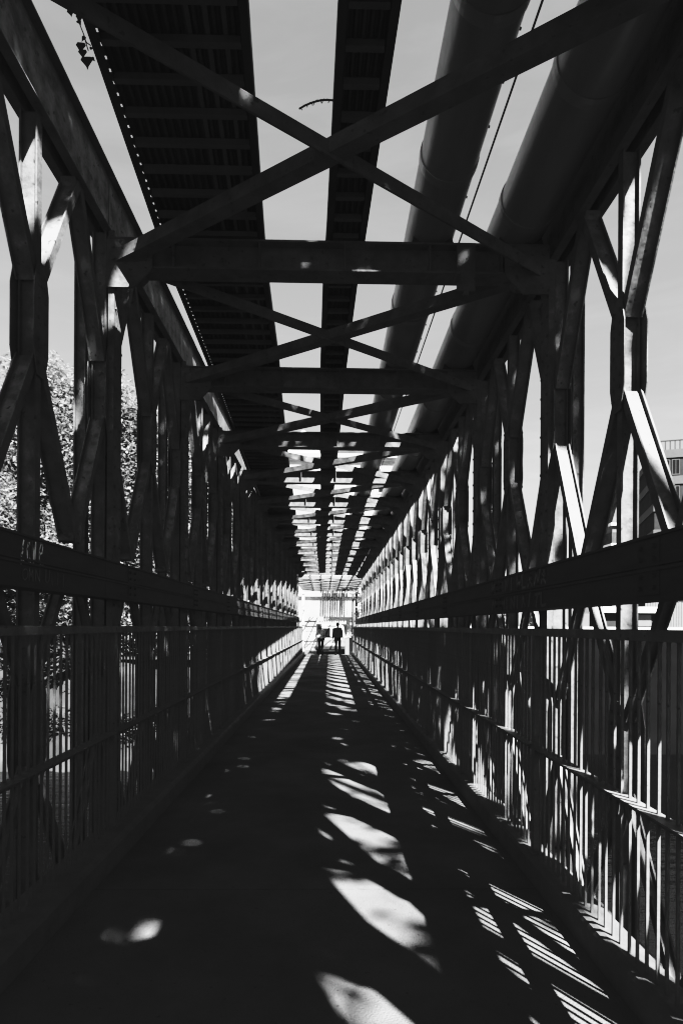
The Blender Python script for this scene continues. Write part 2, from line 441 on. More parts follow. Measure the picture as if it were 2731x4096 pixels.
tray('wide ribbed metal tray overhead on the left, edge pierced by small holes', tabA, .81, True, -1.69)
tray('narrow ladder-like metal tray overhead near the middle of the bridge', tabB, .297, False, -5)

# ---- overhead pipes
def pipe(label, X, r, seed):
    t = thing('overhead_pipe', label, 'pipe'); zc = 4.435+r+.012
    ys = [-2.7+.6*k for k in range(60)]; pts = [(X - max(0, min(1, (v-11)/20))*.15, v, zc) for v in ys if v < 32.3]
    m_ = MB(); m_.tube(pts, r, 40); m_.build('pipe_shell', M['pipe'], t, smooth=True)
    rm = MB(); rm.lathe([(r+.001, -.035), (r+.007, -.035), (r+.009, 0), (r+.007, .035), (r+.001, .035)], n=40)
    rm.v = [(x, z_, y_) for x, y_, z_ in rm.v]
    rme = rm.mesh('band_clamp', M['pipe'])
    for k, v in enumerate([.9, 2.95, 4.05, 5.9, 7.9, 10.1, 12.4, 14.7, 17, 19.3, 21.6, 24, 26.2, 28.5]):
        yv = v+seed; xx = X - max(0, min(1, (yv-11)/20))*.15
        link('band_clamp', rme, t, (xx, yv, zc))
    sd = MB()
    for k in range(14): 
        yv = J0+P*(k-3); xx = X - max(0, min(1, (yv-11)/20))*.15
        sd.prism([(xx-r*.9, 4.432), (xx+r*.9, 4.432), (xx+r*.75, zc-r*.6), (xx, zc-r*.93), (xx-r*.75, zc-r*.6)], 'y', yv-.03, yv+.03)
    sd.build('saddle', M['steel_dark'], t)
    sm = MB(); a = math.radians(-10); n_ = V((math.cos(a), 0, math.sin(a))); sm.tube([n_*(r-.004), n_*(r+.009)], .007, 6)
    sme = sm.mesh('rivet', M['steel_dark'])
    for k in range(22): link('rivet', sme, t, (X, 1.9+k*.31+seed, zc))
    return t
pipe('thick round pipe overhead, the one nearer the middle of the bridge', .776, .19, 0)
pipe('thick round pipe overhead, the one beside the right truss with a long pale glint', 1.458, .212, .45)
m_ = MB()                      # hanger under the first beam
m_.box(.95, 1.09, J0-.10, J0-.092, 4.06, 4.425); m_.box(.93, .96, J0-.20, J0-.05, 4.13, 4.16); m_.tube([(1.02, J0-.1, 4.06), (1.02, J0-.1, 4.02)], .022, 8)
m_.build('hanger_plate', M['steel'], bridge)

# overhead wire
wp = []
for k in range(40):
    f = k/39; wp.append((1.17 - .25*f, .0+34*f, 4.97 - .25*4*f*(1-f)*.3))
tag(MB().tube(wp, .0065, 6).build('overhead_wire', M['cable']), 'thin dark cable seen against the sky between the two overhead pipes', 'cable')

# ivy sprig hanging off the wide tray (top left) and the bare stem between the trays
def leafshape(m_, c, d, n, s):
    d = V(d).normalized(); n = V(n).normalized(); sd = d.cross(n).normalized()
    c = V(c); pr = [(0, 0), (.45, .05), (.62, .35), (.38, .62), (.12, .92), (0, 1.25), (-.12, .92), (-.38, .62), (-.62, .35), (-.45, .05)]
    vs = [c+sd*a*s+d*b*s+n*(.08*s*abs(a)) for a, b in pr]
    m_.add(vs, [(0,1,2,3,4,5), (0,5,6,7,8,9)])
iv = thing('ivy_sprig', 'small hanging ivy sprig with pointed leaves on the edge of the wide tray', 'plant')
def px(x, y, Y): return V(((x-757)*Y/1400, Y, 1.5+(1439-y)*Y/1400))
YI = 2.95
m_ = MB(); m_.tube([px(178, 20, YI+.15), px(176, 60, YI+.05), px(190, 95, YI), px(196, 118, YI), px(200, 130, YI)], .0022, 5); m_.tube([px(205, 118, YI+.2), px(196, 112, YI+.05), px(190, 100, YI)], .0022, 5)
m_.build('stem', M['bark'], iv)
for (x, y, dx, dy, s) in ((158, 38, .2, 1, .026), (180, 48, -.1, 1, .030), (176, 62, .6, .8, .020), (192, 98, -.5, .6, .024), (184, 112, -.15, 1, .040), (187, 128, 0, 1, .034), (196, 144, .05, 1, .046), (206, 146, .7, .5, .02), (203, 125, .8, -.2, .016)):
    m_ = MB(); leafshape(m_, px(x, y, YI), (dx, .15, -dy), (.3*dx, -1, .25), s); m_.build('leaf', M['leafd'], iv)
m_ = MB(); m_.tube([px(680, 252, 3.5), px(695, 243, 3.5), px(712, 236, 3.5), px(730, 231, 3.5), px(745, 230, 3.5), px(760, 231, 3.5)], .0045, 6)
for k in range(14): 
    p = px(684+k*5, 249-18*math.sin(min(1, k/12)*1.57)+1, 3.5); m_.tube([p, p+V((random.uniform(-.01, .01), 0, random.choice((-1, 1))*.012))], .002, 4)
tag(m_.build('dry_vine', M['bark']), 'short bare curved stem reaching from a brace bar to the narrow tray', 'plant')

# ------------------------------------------------------------------- people
def skinmesh(name, verts, edges, radii, m, parent, sub=2, root=0):
    me = D.meshes.new(name); me.from_pydata(verts, edges, []); me.materials.append(m)
    o = link(name, me, parent)
    sk = o.modifiers.new('Skin', 'SKIN'); sk.use_smooth_shade = True
    lay = me.skin_vertices[0].data if me.skin_vertices else None
    if lay is None:
        bpy.context.view_layer.objects.active = o
    for i, r in enumerate(radii):
        v = me.skin_vertices[0].data[i]; v.radius = r if isinstance(r, tuple) else (r, r); v.use_root = (i == root)
    ss = o.modifiers.new('Subdivision', 'SUBSURF'); ss.levels = sub; ss.render_levels = sub
    return o
def person(label, loc, H, jacket, trousers, hairlen, step, rz, lean, armbend, coat_w=1.0, female=False, longcoat=0):
    t = thing('person', label, 'person', loc, rz); s = H/1.75
    hipz = .92; sw = (.185 if not female else .16); st = step
    J = {'pel': (0, 0, hipz), 'bel': (0, .0, 1.08), 'che': (lean[0]*.5, lean[1]*.5, 1.28), 'nec': (lean[0], lean[1], 1.46), 'hb': (lean[0], lean[1]+.01, 1.56), 'hd': (lean[0], lean[1]+.02, 1.64), 'top': (lean[0], lean[1]+.02, 1.70)}
    for sg, c in ((-1, 'L'), (1, 'R')):
        f = st*sg
        J['hip'+c] = (sg*.095, 0, hipz-.05); J['kn'+c] = (sg*.10, f*.35+.04, .50); J['an'+c] = (sg*.10, f-.04, .09); J['to'+c] = (sg*.115, f+.12, .035)
        J['sh'+c] = (lean[0]+sg*sw, lean[1], 1.40); J['el'+c] = (lean[0]+sg*(sw+.07), lean[1]-.04-armbend[0]*sg*.1, 1.13); J['wr'+c] = (lean[0]+sg*(sw+.08), lean[1]+armbend[1], .90)
        J['pa'+c] = (lean[0]+sg*(sw+.075), lean[1]+armbend[1]+.02, .82)
    ks = list(J); P_ = [tuple(q*s for q in J[k]) for k in ks]; ix = {k: i for i, k in enumerate(ks)}
    E = [('pel','bel'),('bel','che'),('che','nec'),('nec','hb'),('hb','hd'),('hd','top')]
    for c in 'LR': E += [('pel','hip'+c),('hip'+c,'kn'+c),('kn'+c,'an'+c),('an'+c,'to'+c),('che','sh'+c),('sh'+c,'el'+c),('el'+c,'wr'+c),('wr'+c,'pa'+c)]
    rad = {'pel': (.13,.10), 'bel': (.12,.09), 'che': (.14,.10), 'nec': .055, 'hb': .062, 'hd': (.078,.09), 'top': (.055,.065)}
    for c in 'LR': rad.update({'hip'+c: .085, 'kn'+c: .055, 'an'+c: .038, 'to'+c: .032, 'sh'+c: .055, 'el'+c: .042, 'wr'+c: .027, 'pa'+c: (.036,.02)})
    sc = lambda r: tuple(q*s for q in r) if isinstance(r, tuple) else r*s
    skinmesh('body', P_, [(ix[a], ix[b]) for a, b in E], [sc(rad[k]) for k in ks], M['skin'], t)
    def sub(names, edges, rr, m, nm):
        i2 = {k: i for i, k in enumerate(names)}
        skinmesh(nm, [tuple(q*s for q in (J[k] if k in J else extra[k])) for k in names], [(i2[a], i2[b]) for a, b in edges], [sc(r) for r in rr], m, t)
    extra = {'hem': (0, 0, hipz-.12-longcoat), 'nk': (lean[0], lean[1], 1.44)}
    sub(['bel','che','nk','hem','shL','elL','wrL','shR','elR','wrR'], [('hem','bel'),('bel','che'),('che','nk'),('che','shL'),('shL','elL'),('elL','wrL'),('che','shR'),('shR','elR'),('elR','wrR')],
        [(.165*coat_w,.125),(.175*coat_w,.13),(.08,.08),(.185*coat_w,.14),.075,.058,.042,.075,.058,.042], jacket, 'jacket')
    sub(['pel','hipL','knL','anL','hipR','knR','anR'], [('pel','hipL'),('hipL','knL'),('knL','anL'),('pel','hipR'),('hipR','knR'),('knR','anR')],
        [(.145,.115),.10,.07,.055,.10,.07,.055], trousers, 'trousers')
    for c in 'LR':
        a, b = V(J['an'+c])*s, V(J['to'+c])*s
        m_ = MB(); m_.tube([a+V((0, -.07, -.045))*s, a+V((0, -.03, -.03))*s, (a+b)/2+V((0, 0, -.02))*s, b+V((0, .02, -.005))*s, b+V((0, .06, -.012))*s], [.02*s, .045*s, .045*s, .038*s, .018*s], 10)
        m_.build('shoe', M['cloth_d'], t, smooth=True)
        for fi in range(5):        # fingers and thumb
            w = V(J['pa'+c])*s; sg = -1 if c == 'L' else 1
            off = V((0, (fi-1.5)*.018, -.03))*s if fi < 4 else V((-sg*.02, .035, .01))*s
            L_ = (.055, .065, .06, .045, .045)[fi]*s
            mm = MB(); mm.tube([w+off, w+off+V((-sg*.004, .004 if fi < 4 else .02, -L_*.55)), w+off+V((-sg*.012, .01 if fi < 4 else .025, -L_))], [.009*s, .008*s, .006*s], 6); mm.build('finger', M['skin'], t, smooth=True)
    hd = V(J['hd'])*s; m_ = MB(); vs = []; n1, n2 = 12, 16
    for i in range(n1+1):
        th = math.pi*i/n1
        for k in range(n2):
            ph = 2*math.pi*k/n2; x = math.sin(th)*math.cos(ph); y = math.sin(th)*math.sin(ph); z = math.cos(th)
            r = .098
            if z < 0: 
                zz = z*(1+hairlen*2.2)
                if y > .2: zz = max(zz, -.15)
            else: zz = z
            if y > .3 and z < .35: r = .07
            vs.append(hd+V((x*r*.92, y*r*1.08-.008, zz*r*1.08+.01))*s)
    fs = [(i*n2+k, i*n2+(k+1) % n2, (i+1)*n2+(k+1) % n2, (i+1)*n2+k) for i in range(n1) for k in range(n2)]
    m_.add(vs, fs); m_.build('hair', M['hair'], t, smooth=True)
    for sg in (-1, 1):             # ears, eyes
        m_ = MB(); c = hd+V((sg*.088, .0, -.01))*s; m_.tube([c+V((0, 0, -.03))*s, c+V((sg*.014, -.005, 0))*s, c+V((sg*.008, -.008, .028))*s], [.008*s, .014*s, .008*s], 8); m_.build('ear', M['skin'], t, smooth=True)
    m_ = MB(); c = hd+V((0, .1, -.015))*s; m_.tube([c+V((0, -.01, .03))*s, c+V((0, .018, -.01))*s, c+V((0, .0, -.022))*s], [.008*s, .014*s, .008*s], 8); m_.build('nose', M['skin'], t, smooth=True)
    return t, s
w_, ws = person('person in a light grey jacket and dark trousers walking away, seen from behind', (-.46, 32.1, 0), 1.62, M['cloth_g'], M['cloth_d'], 1.0, .13, .12, (-.02, .02), (.3, .06), 1.02, True, .05)
m_, ms = person('person in a dark shirt and black trousers walking away, seen from behind', (.43, 32.0, 0), 1.72, M['cloth_m'], M['cloth_d'], .15, .06, -.05, (-.01, .01), (.4, .05), 1.0)
bag = thing('shoulder_bag', 'small white shoulder bag carried by the person in the light grey jacket', 'bag', (-.46, 32.1, 0))
b_ = MB(); b_.tube([(-.20, -.20, .93), (-.16, -.22, .95), (-.02, -.21, .99), (.03, -.18, 1.01)], [.03, .075, .07, .03], 12); b_.build('pouch', M['bagw'], bag, smooth=True)
b_ = MB(); b_.bar((-.14, -.20, 1.33), (.0, -.2, 1.02), .018, .006, up=(0, 1, 0)); b_.bar((-.14, -.20, 1.33), (-.12, -.02, 1.41), .018, .006); b_.build('strap', M['cloth_d'], bag)

# ------------------------------------------------- far bank, river, street
def sheet(name, x0, x1, y0, y1, z, m, kind='structure', nx=1):
    o = MB().add([(x0, y0, z), (x1, y0, z), (x1, y1, z), (x0, y1, z)], [(0,1,2,3)]).build(name, m); tag(o, kind=kind); return o
sheet('ground', -900, 900, 33.4, 1500, -.36, M['ground'])
sheet('river_water', -900, 900, -2.9, 40, -5.4, M['water'])
sheet('river_bed', -900, 900, -60, 60, -7.5, M['bank'])
sheet('near_bank', -200, 200, -60, -2.8, -.20, M['ground'])
tag(MB().box(-200, 200, -3.3, -2.85, -7, -.205).build('near_quay', M['quay']), kind='structure')
# ramp at the end of the deck
m_ = MB(); m_.prism([(32.61, -.01), (36.5, -.35), (36.5, -.5), (32.61, -.5)], 'x', -1.6, 1.5); tag(m_.build('ramp', M['deck']), kind='structure')
# sloped earth bank left, quay wall right
m_ = MB(); n = 60; vs = []; fs = []
for i in range(n+1):
    x = -3 - 117*(i/n)**1.4
    for j, (yy, zz) in enumerate(((28.5, -5.6), (29.7, -5.0), (31, -3.4), (32.6, -1.6), (34, -.4), (35, -.33))):
        vs.append((x, yy+random.uniform(-.35, .35), zz+random.uniform(-.2, .2)*(j > 0 and j < 5)))
for i in range(n):
    for j in range(5): a = i*6+j; fs.append((a, a+1, a+7, a+6))
m_.add(vs, fs); tag(m_.build('bank', M['bank']), kind='structure')
q = thing('quay_wall', 'dark stone quay wall with a pale coping on the right bank of the river', 'wall')
m_ = MB(); m_.box(2.2, 300, 33.0, 33.8, -6.2, 1.33); m_.build('wall_face', M['quay'], q)
m_ = MB(); m_.box(2.15, 300, 32.9, 33.9, 1.33, 1.56); m_.build('coping', M['white'], q)

# trees ------------------------------------------------------------------
def leaf_cloud(centres, n_per, rad, size, rng, squash=.8):
    m_ = MB()
    vs, fs = [], []
    for (c, rr) in centres:
        for _ in range(int(n_per*rr)):
            while True:
                d = V((rng.uniform(-1, 1), rng.uniform(-1, 1), rng.uniform(-1, 1)))
                if d.length <= 1: break
            p = V(c)+V((d.x, d.y, d.z*squash))*rad*rr
            s = size*rng.uniform(.6, 1.3)
            a = V((rng.gauss(0, 1), rng.gauss(0, 1), rng.gauss(0, .5))).normalized(); b = a.cross(V((rng.gauss(0, .6), rng.gauss(0, .6), 1))).normalized()
            i = len(vs); vs += [p-a*s*.5, p+b*s*.28, p+a*s*.6, p-b*s*.28]; fs.append((i, i+1, i+2, i+3))
    m_.add(vs, fs); return m_
def tree(label, x, y, z0, h, rx, seed, leaf=.3, ncl=70, nper=110, name='broadleaf_tree', crown0=.18, mleaf='leaf', group=None):
    rng = random.Random(seed); t = thing(name, label, 'tree', (x, y, z0), 0, group)
    tr = MB(); tr.tube([(0, 0, -.3), (.1, 0, h*.2), (-.1, .1, h*.45), (.1, 0, h*.8)], [h*.028, h*.02, h*.015, h*.004], 10)
    cs = []
    for k in range(ncl):
        f = rng.uniform(crown0, 1); prof = math.sin(math.pi*min(1, (f-crown0)/(1-crown0)*.78+.2))**.6
        a = rng.uniform(0, 6.28); rr = rx*prof*math.sqrt(rng.uniform(.1, 1)); c = V((rr*math.cos(a), rr*math.sin(a), h*f*.93))
        cs.append((c, rng.uniform(.6, 1.25)))
        if k % 4 == 0: tr.tube([(0, 0, h*f*.6), c*.6+V((0, 0, h*f*.25)), c], [h*.008, h*.004, h*.001], 6)
    tr.build('trunk', M['bark'], t, smooth=True)
    leaf_cloud(cs, nper, h*.085, leaf, rng).build('crown', M[mleaf], t)
    return t
tree('tall broad tree at the far left across the river, the highest crown', -17.6, 37.5, -1, 19.6, 4.0, 1, .25, 156, 230, crown0=.05)
tree('rounded leafy tree just right of the tallest one on the far left bank', -14.4, 38.5, -1, 19.6, 2.8, 2, .25, 104, 230, crown0=.05)
tree('leafy tree with a sparse tip seen through the left truss', -12.2, 37.5, -1, 17.8, 2.1, 3, .25, 91, 230, crown0=.05)
tree('lower bushy tree near the bridge on the far left bank', -9.8, 38.5, -1, 15.6, 2.3, 4, .25, 104, 230, crown0=.05)
tree('smallest of the far left bank trees, closest to the bridge', -7.4, 37.5, -1, 12.6, 1.9, 5, .25, 78, 230, crown0=.05)
tree('broad low tree at the waterside left edge, its leaves hanging over the bank', -16.5, 33.5, -3.2, 8.2, 3.4, 6, .25, 90, 190, crown0=.02, mleaf='leafm')
tree('tree at the right end of the bridge beside the tall post', 3.0, 43.5, -.4, 9.0, 1.6, 8, .26, 50, 100, crown0=.1)
for i, (x, y, h) in enumerate(((-19, 31, 1.6), (-15.2, 30.6, 1.3), (-12.4, 30.9, 1.9), (-10.6, 30.8, 1.4), (-8.4, 31, 1.7), (-6.2, 31, 1.3))):
    rng = random.Random(50+i); b = thing('bank_shrub', ['large shrub at the left end of the waterside row', 'low shrub second in the waterside row from the left', 'tall shrub in the middle of the waterside row',
        'low shrub right of the tallest waterside shrub', 'shrub second from the bridge in the waterside row', 'shrub nearest the bridge on the left bank'][i], 'shrub', (x, y, -4.2), 0, 'shrubs along the waterside')
    leaf_cloud([(V((rng.uniform(-1.2, 1.2), rng.uniform(-.5, .5), rng.uniform(.2, h))), rng.uniform(.7, 1.2)) for _ in range(14)], 70, .6, .22, rng).build('foliage', M['leafm'], b)
    s_ = MB()
    for k in range(5): s_.tube([(rng.uniform(-.4, .4), 0, -.3), (rng.uniform(-.9, .9), .1, h*.8)], [.03, .008], 5)
    s_.build('stems', M['bark'], b)
# the big tree beside the near bank whose crown dapples the bridge
def canopy():
    rng = random.Random(99); t = thing('overhanging_tree', 'big leafy tree on the near bank reaching over the bridge and dappling it with shade', 'tree', (0, 0, 0))
    tr = MB(); base = V((7.5, -6, -.3))
    tr.tube([base, base+V((-.2, .2, 3)), base+V((-.6, .8, 6)), base+V((-1.2, 2, 9))], [.42, .34, .27, .16], 12)
    for (dx, dy, dz) in ((-6, 3, 9.2), (-4.5, 7, 9.6), (-3, 9.5, 10), (-6, -1, 9.5), (-2, 12, 10.4), (0, 7, 10.5), (-5, 9, 9.8)):
        e = V((7.5+dx, -6+dy, dz)); s = base+V((-.5, .7, 5.6)); md = (s+e)/2+V((0, 0, .9))
        tr.tube([s, md, e], [.15, .08, .02], 8)
        for k in range(6):
            e2 = e+V((rng.uniform(-1.5, 1.5), rng.uniform(-1.5, 1.5), rng.uniform(.1, .9))); tr.tube([md+(e-md)*rng.random(), e2], [.025, .006], 5)
    tr.build('trunk', M['bark'], t, smooth=True)
    vs, fs = [], []
    N = 62000
    for _ in range(N):
        Xg = rng.uniform(-6.0, 5.2); Yg = rng.uniform(-1.0, 14.5); z = rng.uniform(9.3, 11.2) + (1.0 if Yg > 9 else 0)
        nz = noise.noise(V((Xg*.9, Yg*.9, 3.1)))*.6 + noise.noise(V((Xg*2.6, Yg*2.2, 7.7)))*.4
        nh = noise.noise(V((Xg*4.5, Yg*3.6, 1.3)))
        keep = 1.0  # unseen crown thinned by where its shadow lands, to shape the deck's sun patches
        if nh > .40 and nz > .12: keep = .0          # pin holes in the dense crown
        if Yg < 6.75:
            if Xg > .70: keep = 0 if nh < .33 else .3
            elif Xg > -.06:
                if Yg > 4.25: keep = .015
                elif Yg > 3.62: keep = .85 if nz > -.15 else .35
                elif Yg > 2.0: keep = .02 if nz < .0 else (.22 if nz < .15 else .5)
                else: keep = .1
        elif Xg > .7 and Yg < 10.3: keep *= .5 if nz > -.1 else .9
        elif Yg > 10.3:
            keep *= max(0, 1-(Yg-10.3)/3.2); keep = keep*(.25 if nz > .02 else 1)
        for (cx, cy, rx_, ry_) in ((-.82, 2.97, .16, .045), (-.63, 2.93, .06, .06), (-.28, 2.72, .075, .085), (-9, 4.15, .0, .0), (-3.42, 6.7, .22, .3), (-3.2, 7.6, .2, .2)):
            if ((Xg-cx)/(rx_+.07))**2+((Yg-cy)/(ry_+.07))**2 < 1: keep = 0
        if rng.random() > keep: continue
        p = V((Xg+KX*z, Yg-KY*z, z)); s = .17*rng.uniform(.6, 1.3)
        n_ = V((KX+rng.gauss(0, .5), -KY+rng.gauss(0, .5), 1+rng.gauss(0, .4))).normalized(); a = n_.cross(V((rng.gauss(0, 1), rng.gauss(0, 1), 0))).normalized(); b = n_.cross(a)
        i = len(vs); vs += [p-a*s*.55, p-a*s*.1+b*s*.36, p+a*s*.6, p-a*s*.1-b*s*.36]; fs.append((i, i+1, i+2, i+3))
    m_ = MB(); m_.add(vs, fs); m_.build('crown', M['leafd'], t)
canopy()

# ------------------------------------------------------------- buildings
def windows(parent, xs, zs, w, h, yf, m='glass', fr='white', inset=.12):
    for z in zs:
        for x in xs:
            f = MB(); f.box(x-w/2-.08, x+w/2+.08, yf-.06, yf-.003, z-.1, z); f.box(x-w/2-.08, x+w/2+.08, yf-.05, yf-.003, z+h, z+h+.1)
            f.box(x-w/2-.08, x-w/2, yf-.05, yf-.003, z, z+h); f.box(x+w/2, x+w/2+.08, yf-.05, yf-.003, z, z+h); f.box(x-.03, x+.03, yf-.045, yf-.003, z, z+h)
            o = f.build('window', M[fr], parent); g = MB(); g.box(x-w/2+.004, x+w/2-.004, yf-.02, yf-.004, z+.004, z+h-.004); g.build('pane', M[m], o)
# white building at the head of the bridge
B = thing('corner_building', 'tall sunlit white building with a small rounded gable facing the end of the bridge', 'building', (0, 0, 0))
m_ = MB(); m_.box(-3.9, 5.2, 49, 60, -.4, 15.0); m_.build('wall', M['facade'], B)
m_ = MB()
for z in (3.9, 7.6, 11.3, 14.8): m_.box(-4.1, 5.4, 48.75, 48.998, z, z+.28)
m_.box(-4.15, 5.45, 48.6, 60.2, 15.001, 15.3); m_.build('cornice', M['facade'], B)
g_ = MB(); g_.prism([(-3.5, 15.3), (-.9, 15.3), (-.95, 16.1), (-1.3, 16.6), (-1.7, 16.9), (-2.2, 17.2), (-2.7, 16.9), (-3.1, 16.6), (-3.45, 16.1)], 'y', 48.8, 49.2); g_.build('gable', M['white'], B)
g_ = MB(); g_.prism([(-4.1, 15.31), (5.4, 15.31), (4.4, 17.1), (-3.2, 17.1)], 'y', 50, 59); g_.build('roof', M['roof'], B)
windows(B, (4.3,), (5.0, 8.7, 12.3), .9, 1.7, 49, fr='facade')
# entrance with vertical drapes and panelled front
m_ = MB(); m_.box(-2.9, 2.6, 47.6, 48.6, 1.95, 2.25); m_.box(-2.9, -1.05, 47.7, 48.6, -.35, 1.94); m_.box(1.3, 2.6, 47.7, 48.6, -.35, 1.94); m_.build('canopy', M['facade'], B)
for k in range(11):
    w = random.uniform(.06, .2); x = -.55+k*.19
    d = MB(); d.prism([(x, 2.4), (x+w*.3, 2.4), (x+w*.6, 4.6+random.uniform(-.9, .6)), (x+w*.2, 4.9+random.uniform(-.9, .9))], 'y', 48.55, 48.7); d.build('drape', M['steel_dark' if k % 3 else 'brick'], B)
m_ = MB()
for x in (-2.35, -1.75, -1.1): m_.box(x-.012, x+.012, 47.68, 47.699, -.2, 1.6)
m_.box(-2.9, -1.06, 47.68, 47.6985, 1.1, 1.125); m_.box(-2.9, -1.06, 47.68, 47.6985, .1, .125); m_.build('panel_joint', M['stone'], B)

# open lattice roof between the bridge and the building
Pg = thing('lattice_canopy', 'sunlit open lattice of thin bars over the street beyond the bridge end', 'canopy')
m_ = MB()
for k in range(16):
    yv = 33.6+.86*k; m_.bar((-2.1, yv, 4.25), (2.1, yv+.05, 4.25), .05, .05)
m_.build('cross_bar', M['stone'], Pg)
m_ = MB()
for x in (-2.0, -1.1, -.5, .1, .7, 1.3, 2.0): m_.bar((x, 33.4, 4.36), (x-.1, 47, 4.36), .06, .06)
m_.build('long_bar', M['steel_dark'], Pg)
m_ = MB()
for k in range(6):
    y0 = 34+2.1*k
    for x0, x1 in ((-2, 0), (0, -2), (0, 2), (2, 0)): m_.bar((x0, y0, 4.16), (x1, y0+2.1, 4.16), .04, .04)
m_.build('brace_bar', M['steel_dark'], Pg)
for x, y in ((-2.0, 34.1), (2.0, 34.1), (-2.0, 46), (2.0, 46)):
    c = MB(); c.box(x-.09, x+.09, y-.09, y+.09, -.36, 4.1); c.box(x-.16, x+.16, y-.16, y+.16, -.36, -.3); c.build('post', M['steel_dark' if x > 0 else 'white'], Pg)

# vehicle waiting beyond the bridge
def van(loc):
    t = thing('parked_van', 'pale van with dark rear windows standing in the street beyond the two people', 'van', loc)
    m_ = MB(); prof = [(-.92, .35), (.92, .35), (.95, .8), (.90, 1.15), (.80, 1.85), (.62, 2.02), (-.62, 2.02), (-.80, 1.85), (-.90, 1.15), (-.95, .8)]
    m_.prism(prof, 'y', 0, 4.2); m_.m = 1; m_.prism([(-.945, .36), (.945, .36), (.96, .8), (.93, 1.0), (-.93, 1.0), (-.96, .8)], 'y', -.03, 4.1)
    b = m_.build('body', [M['vanw'], M['vang']], t); md = b.modifiers.new('Bevel', 'BEVEL'); md.width = .04; md.segments = 2
    for sg in (-1, 1):
        w = MB(); a, c = sorted((sg*.07, sg*.76)); w.prism([(a, 1.15), (c, 1.15), (c-(.08 if sg > 0 else 0), 1.75), (a+(.08 if sg < 0 else 0), 1.75)], 'y', -.035, -.005); w.build('rear_window', M['glass'], t)
        l = MB(); a, c = sorted((sg*.80, sg*.91)); l.box(a, c, -.05, -.002, .85, 1.12); l.build('tail_light', M['vang'], t)
        for yv in (.8, 3.4):
            wl = MB(); wl.tube([(sg*.72, yv, .33), (sg*.97, yv, .33)], .33, 20); wh = wl.build('wheel', M['tyre'], t)
            hb = MB(); hb.tube([(sg*.965, yv, .33), (sg*.985, yv, .33)], .19, 16); hb.build('rim', M['vang'], wh)
    m_ = MB(); m_.box(-.9, .9, -.12, -.032, .36, .55); m_.build('bumper', M['steel_dark'], t)
    m_ = MB(); m_.box(-.26, .26, -.045, -.032, .62, .74); m_.build('number_plate', M['bagw'], t)
    m_ = MB(); m_.box(-.3, .3, -.02, .0, 1.86, 1.93); m_.build('roof_light_bar', M['tyre'], t)
van((.12, 40.5, -.36))
# litter bin like box right of the people
m_ = thing('street_cabinet', 'grey street cabinet with a sloping pale lid at the right of the bridge end', 'cabinet', (1.25, 35.6, -.30))
c_ = MB(); c_.box(-.35, .35, -.3, .3, 0, 1.15); c_.build('body', M['vang'], m_); c_ = MB(); c_.prism([(-.4, 1.151), (.4, 1.3), (.4, 1.38), (-.4, 1.22)], 'y', -.34, .34); c_.build('lid', M['bagw'], m_)
p_ = thing('street_post', 'tall dark post standing beyond the right end of the bridge', 'post', (1.42, 37.5, -.36))
c_ = MB(); c_.tube([(0, 0, 0), (0, 0, 3.9)], [.09, .07], 12); c_.build('shaft', M['steel_dark'], p_, smooth=True); c_ = MB(); c_.box(-.13, .13, -.13, .13, 0, .1); c_.build('base', M['steel_dark'], p_)

# church tower
C_ = thing('church_tower', 'pale church tower with a pointed dark roof seen through the right truss', 'church', (58.4, 118, 0))
m_ = MB(); m_.box(-3.4, 3.4, 0, 7, -.4, 21.5); m_.build('wall', M['stone'], C_)
m_ = MB(); m_.box(-3.9, 3.9, -.5, 7.5, 21.5, 22.0); m_.box(-3.8, 3.8, -.4, 7.4, 17.6, 18.0); m_.build('cornice', M['white'], C_)
m_ = MB(); m_.box(-3.6, 3.6, -.2, 7.2, 18.002, 20.2); m_.build('gallery', M['roof'], C_)
m_ = MB(); m_.add([(-3.6, -.2, 22), (3.6, -.2, 22), (3.6, 7.2, 22), (-3.6, 7.2, 22), (-1.6, 1.9, 26), (1.6, 1.9, 26), (1.6, 5.1, 26), (-1.6, 5.1, 26), (0, 3.5, 33)], [(0,1,5,4),(1,2,6,5),(2,3,7,6),(3,0,4,7),(4,5,8),(5,6,8),(6,7,8),(7,4,8)]); m_.build('spire', M['roof'], C_)
windows(C_, (-1.4, 1.4), (5.5, 11.5), 1.0, 3.2, 0)
windows(C_, (0,), (22.6,), 1.0, 1.4, -.3)
m_ = MB(); m_.prism([(-12, -.4), (-3.45, -.4), (-3.45, 11), (-7.7, 16.5), (-12, 11)], 'y', 3, 26); m_.build('nave', M['stone'], C_)
# office block
O_ = thing('office_block', 'large modern block with pale floor bands and paired windows beyond the right truss', 'building', (41.8, 78, 0), -.32)
m_ = MB(); m_.box(0, 34, 0, 20, -.4, 24.4); m_.build('wall', M['brick'], O_)
m_ = MB()
for z in (3.0, 6.4, 9.8, 13.2, 16.6, 20.0, 23.4): m_.box(-.12, 34.1, -.12, 20.1, z, z+1.05)
m_.build('floor_band', M['conc'], O_)
m_ = MB()
for k in range(60): m_.box(k*.56+.1, k*.56+.2, .1, .22, 24.46, 25.6)
m_.box(0, 34, .08, .25, 25.6, 25.72); m_.build('roof_screen', M['steel_dark'], O_)
windows(O_, [1.3+1.15*a+4.0*b for b in range(5) for a in (0, 1)], (4.3, 7.7, 11.1, 14.5, 17.9, 21.3), .75, 1.8, 0, fr='conc')
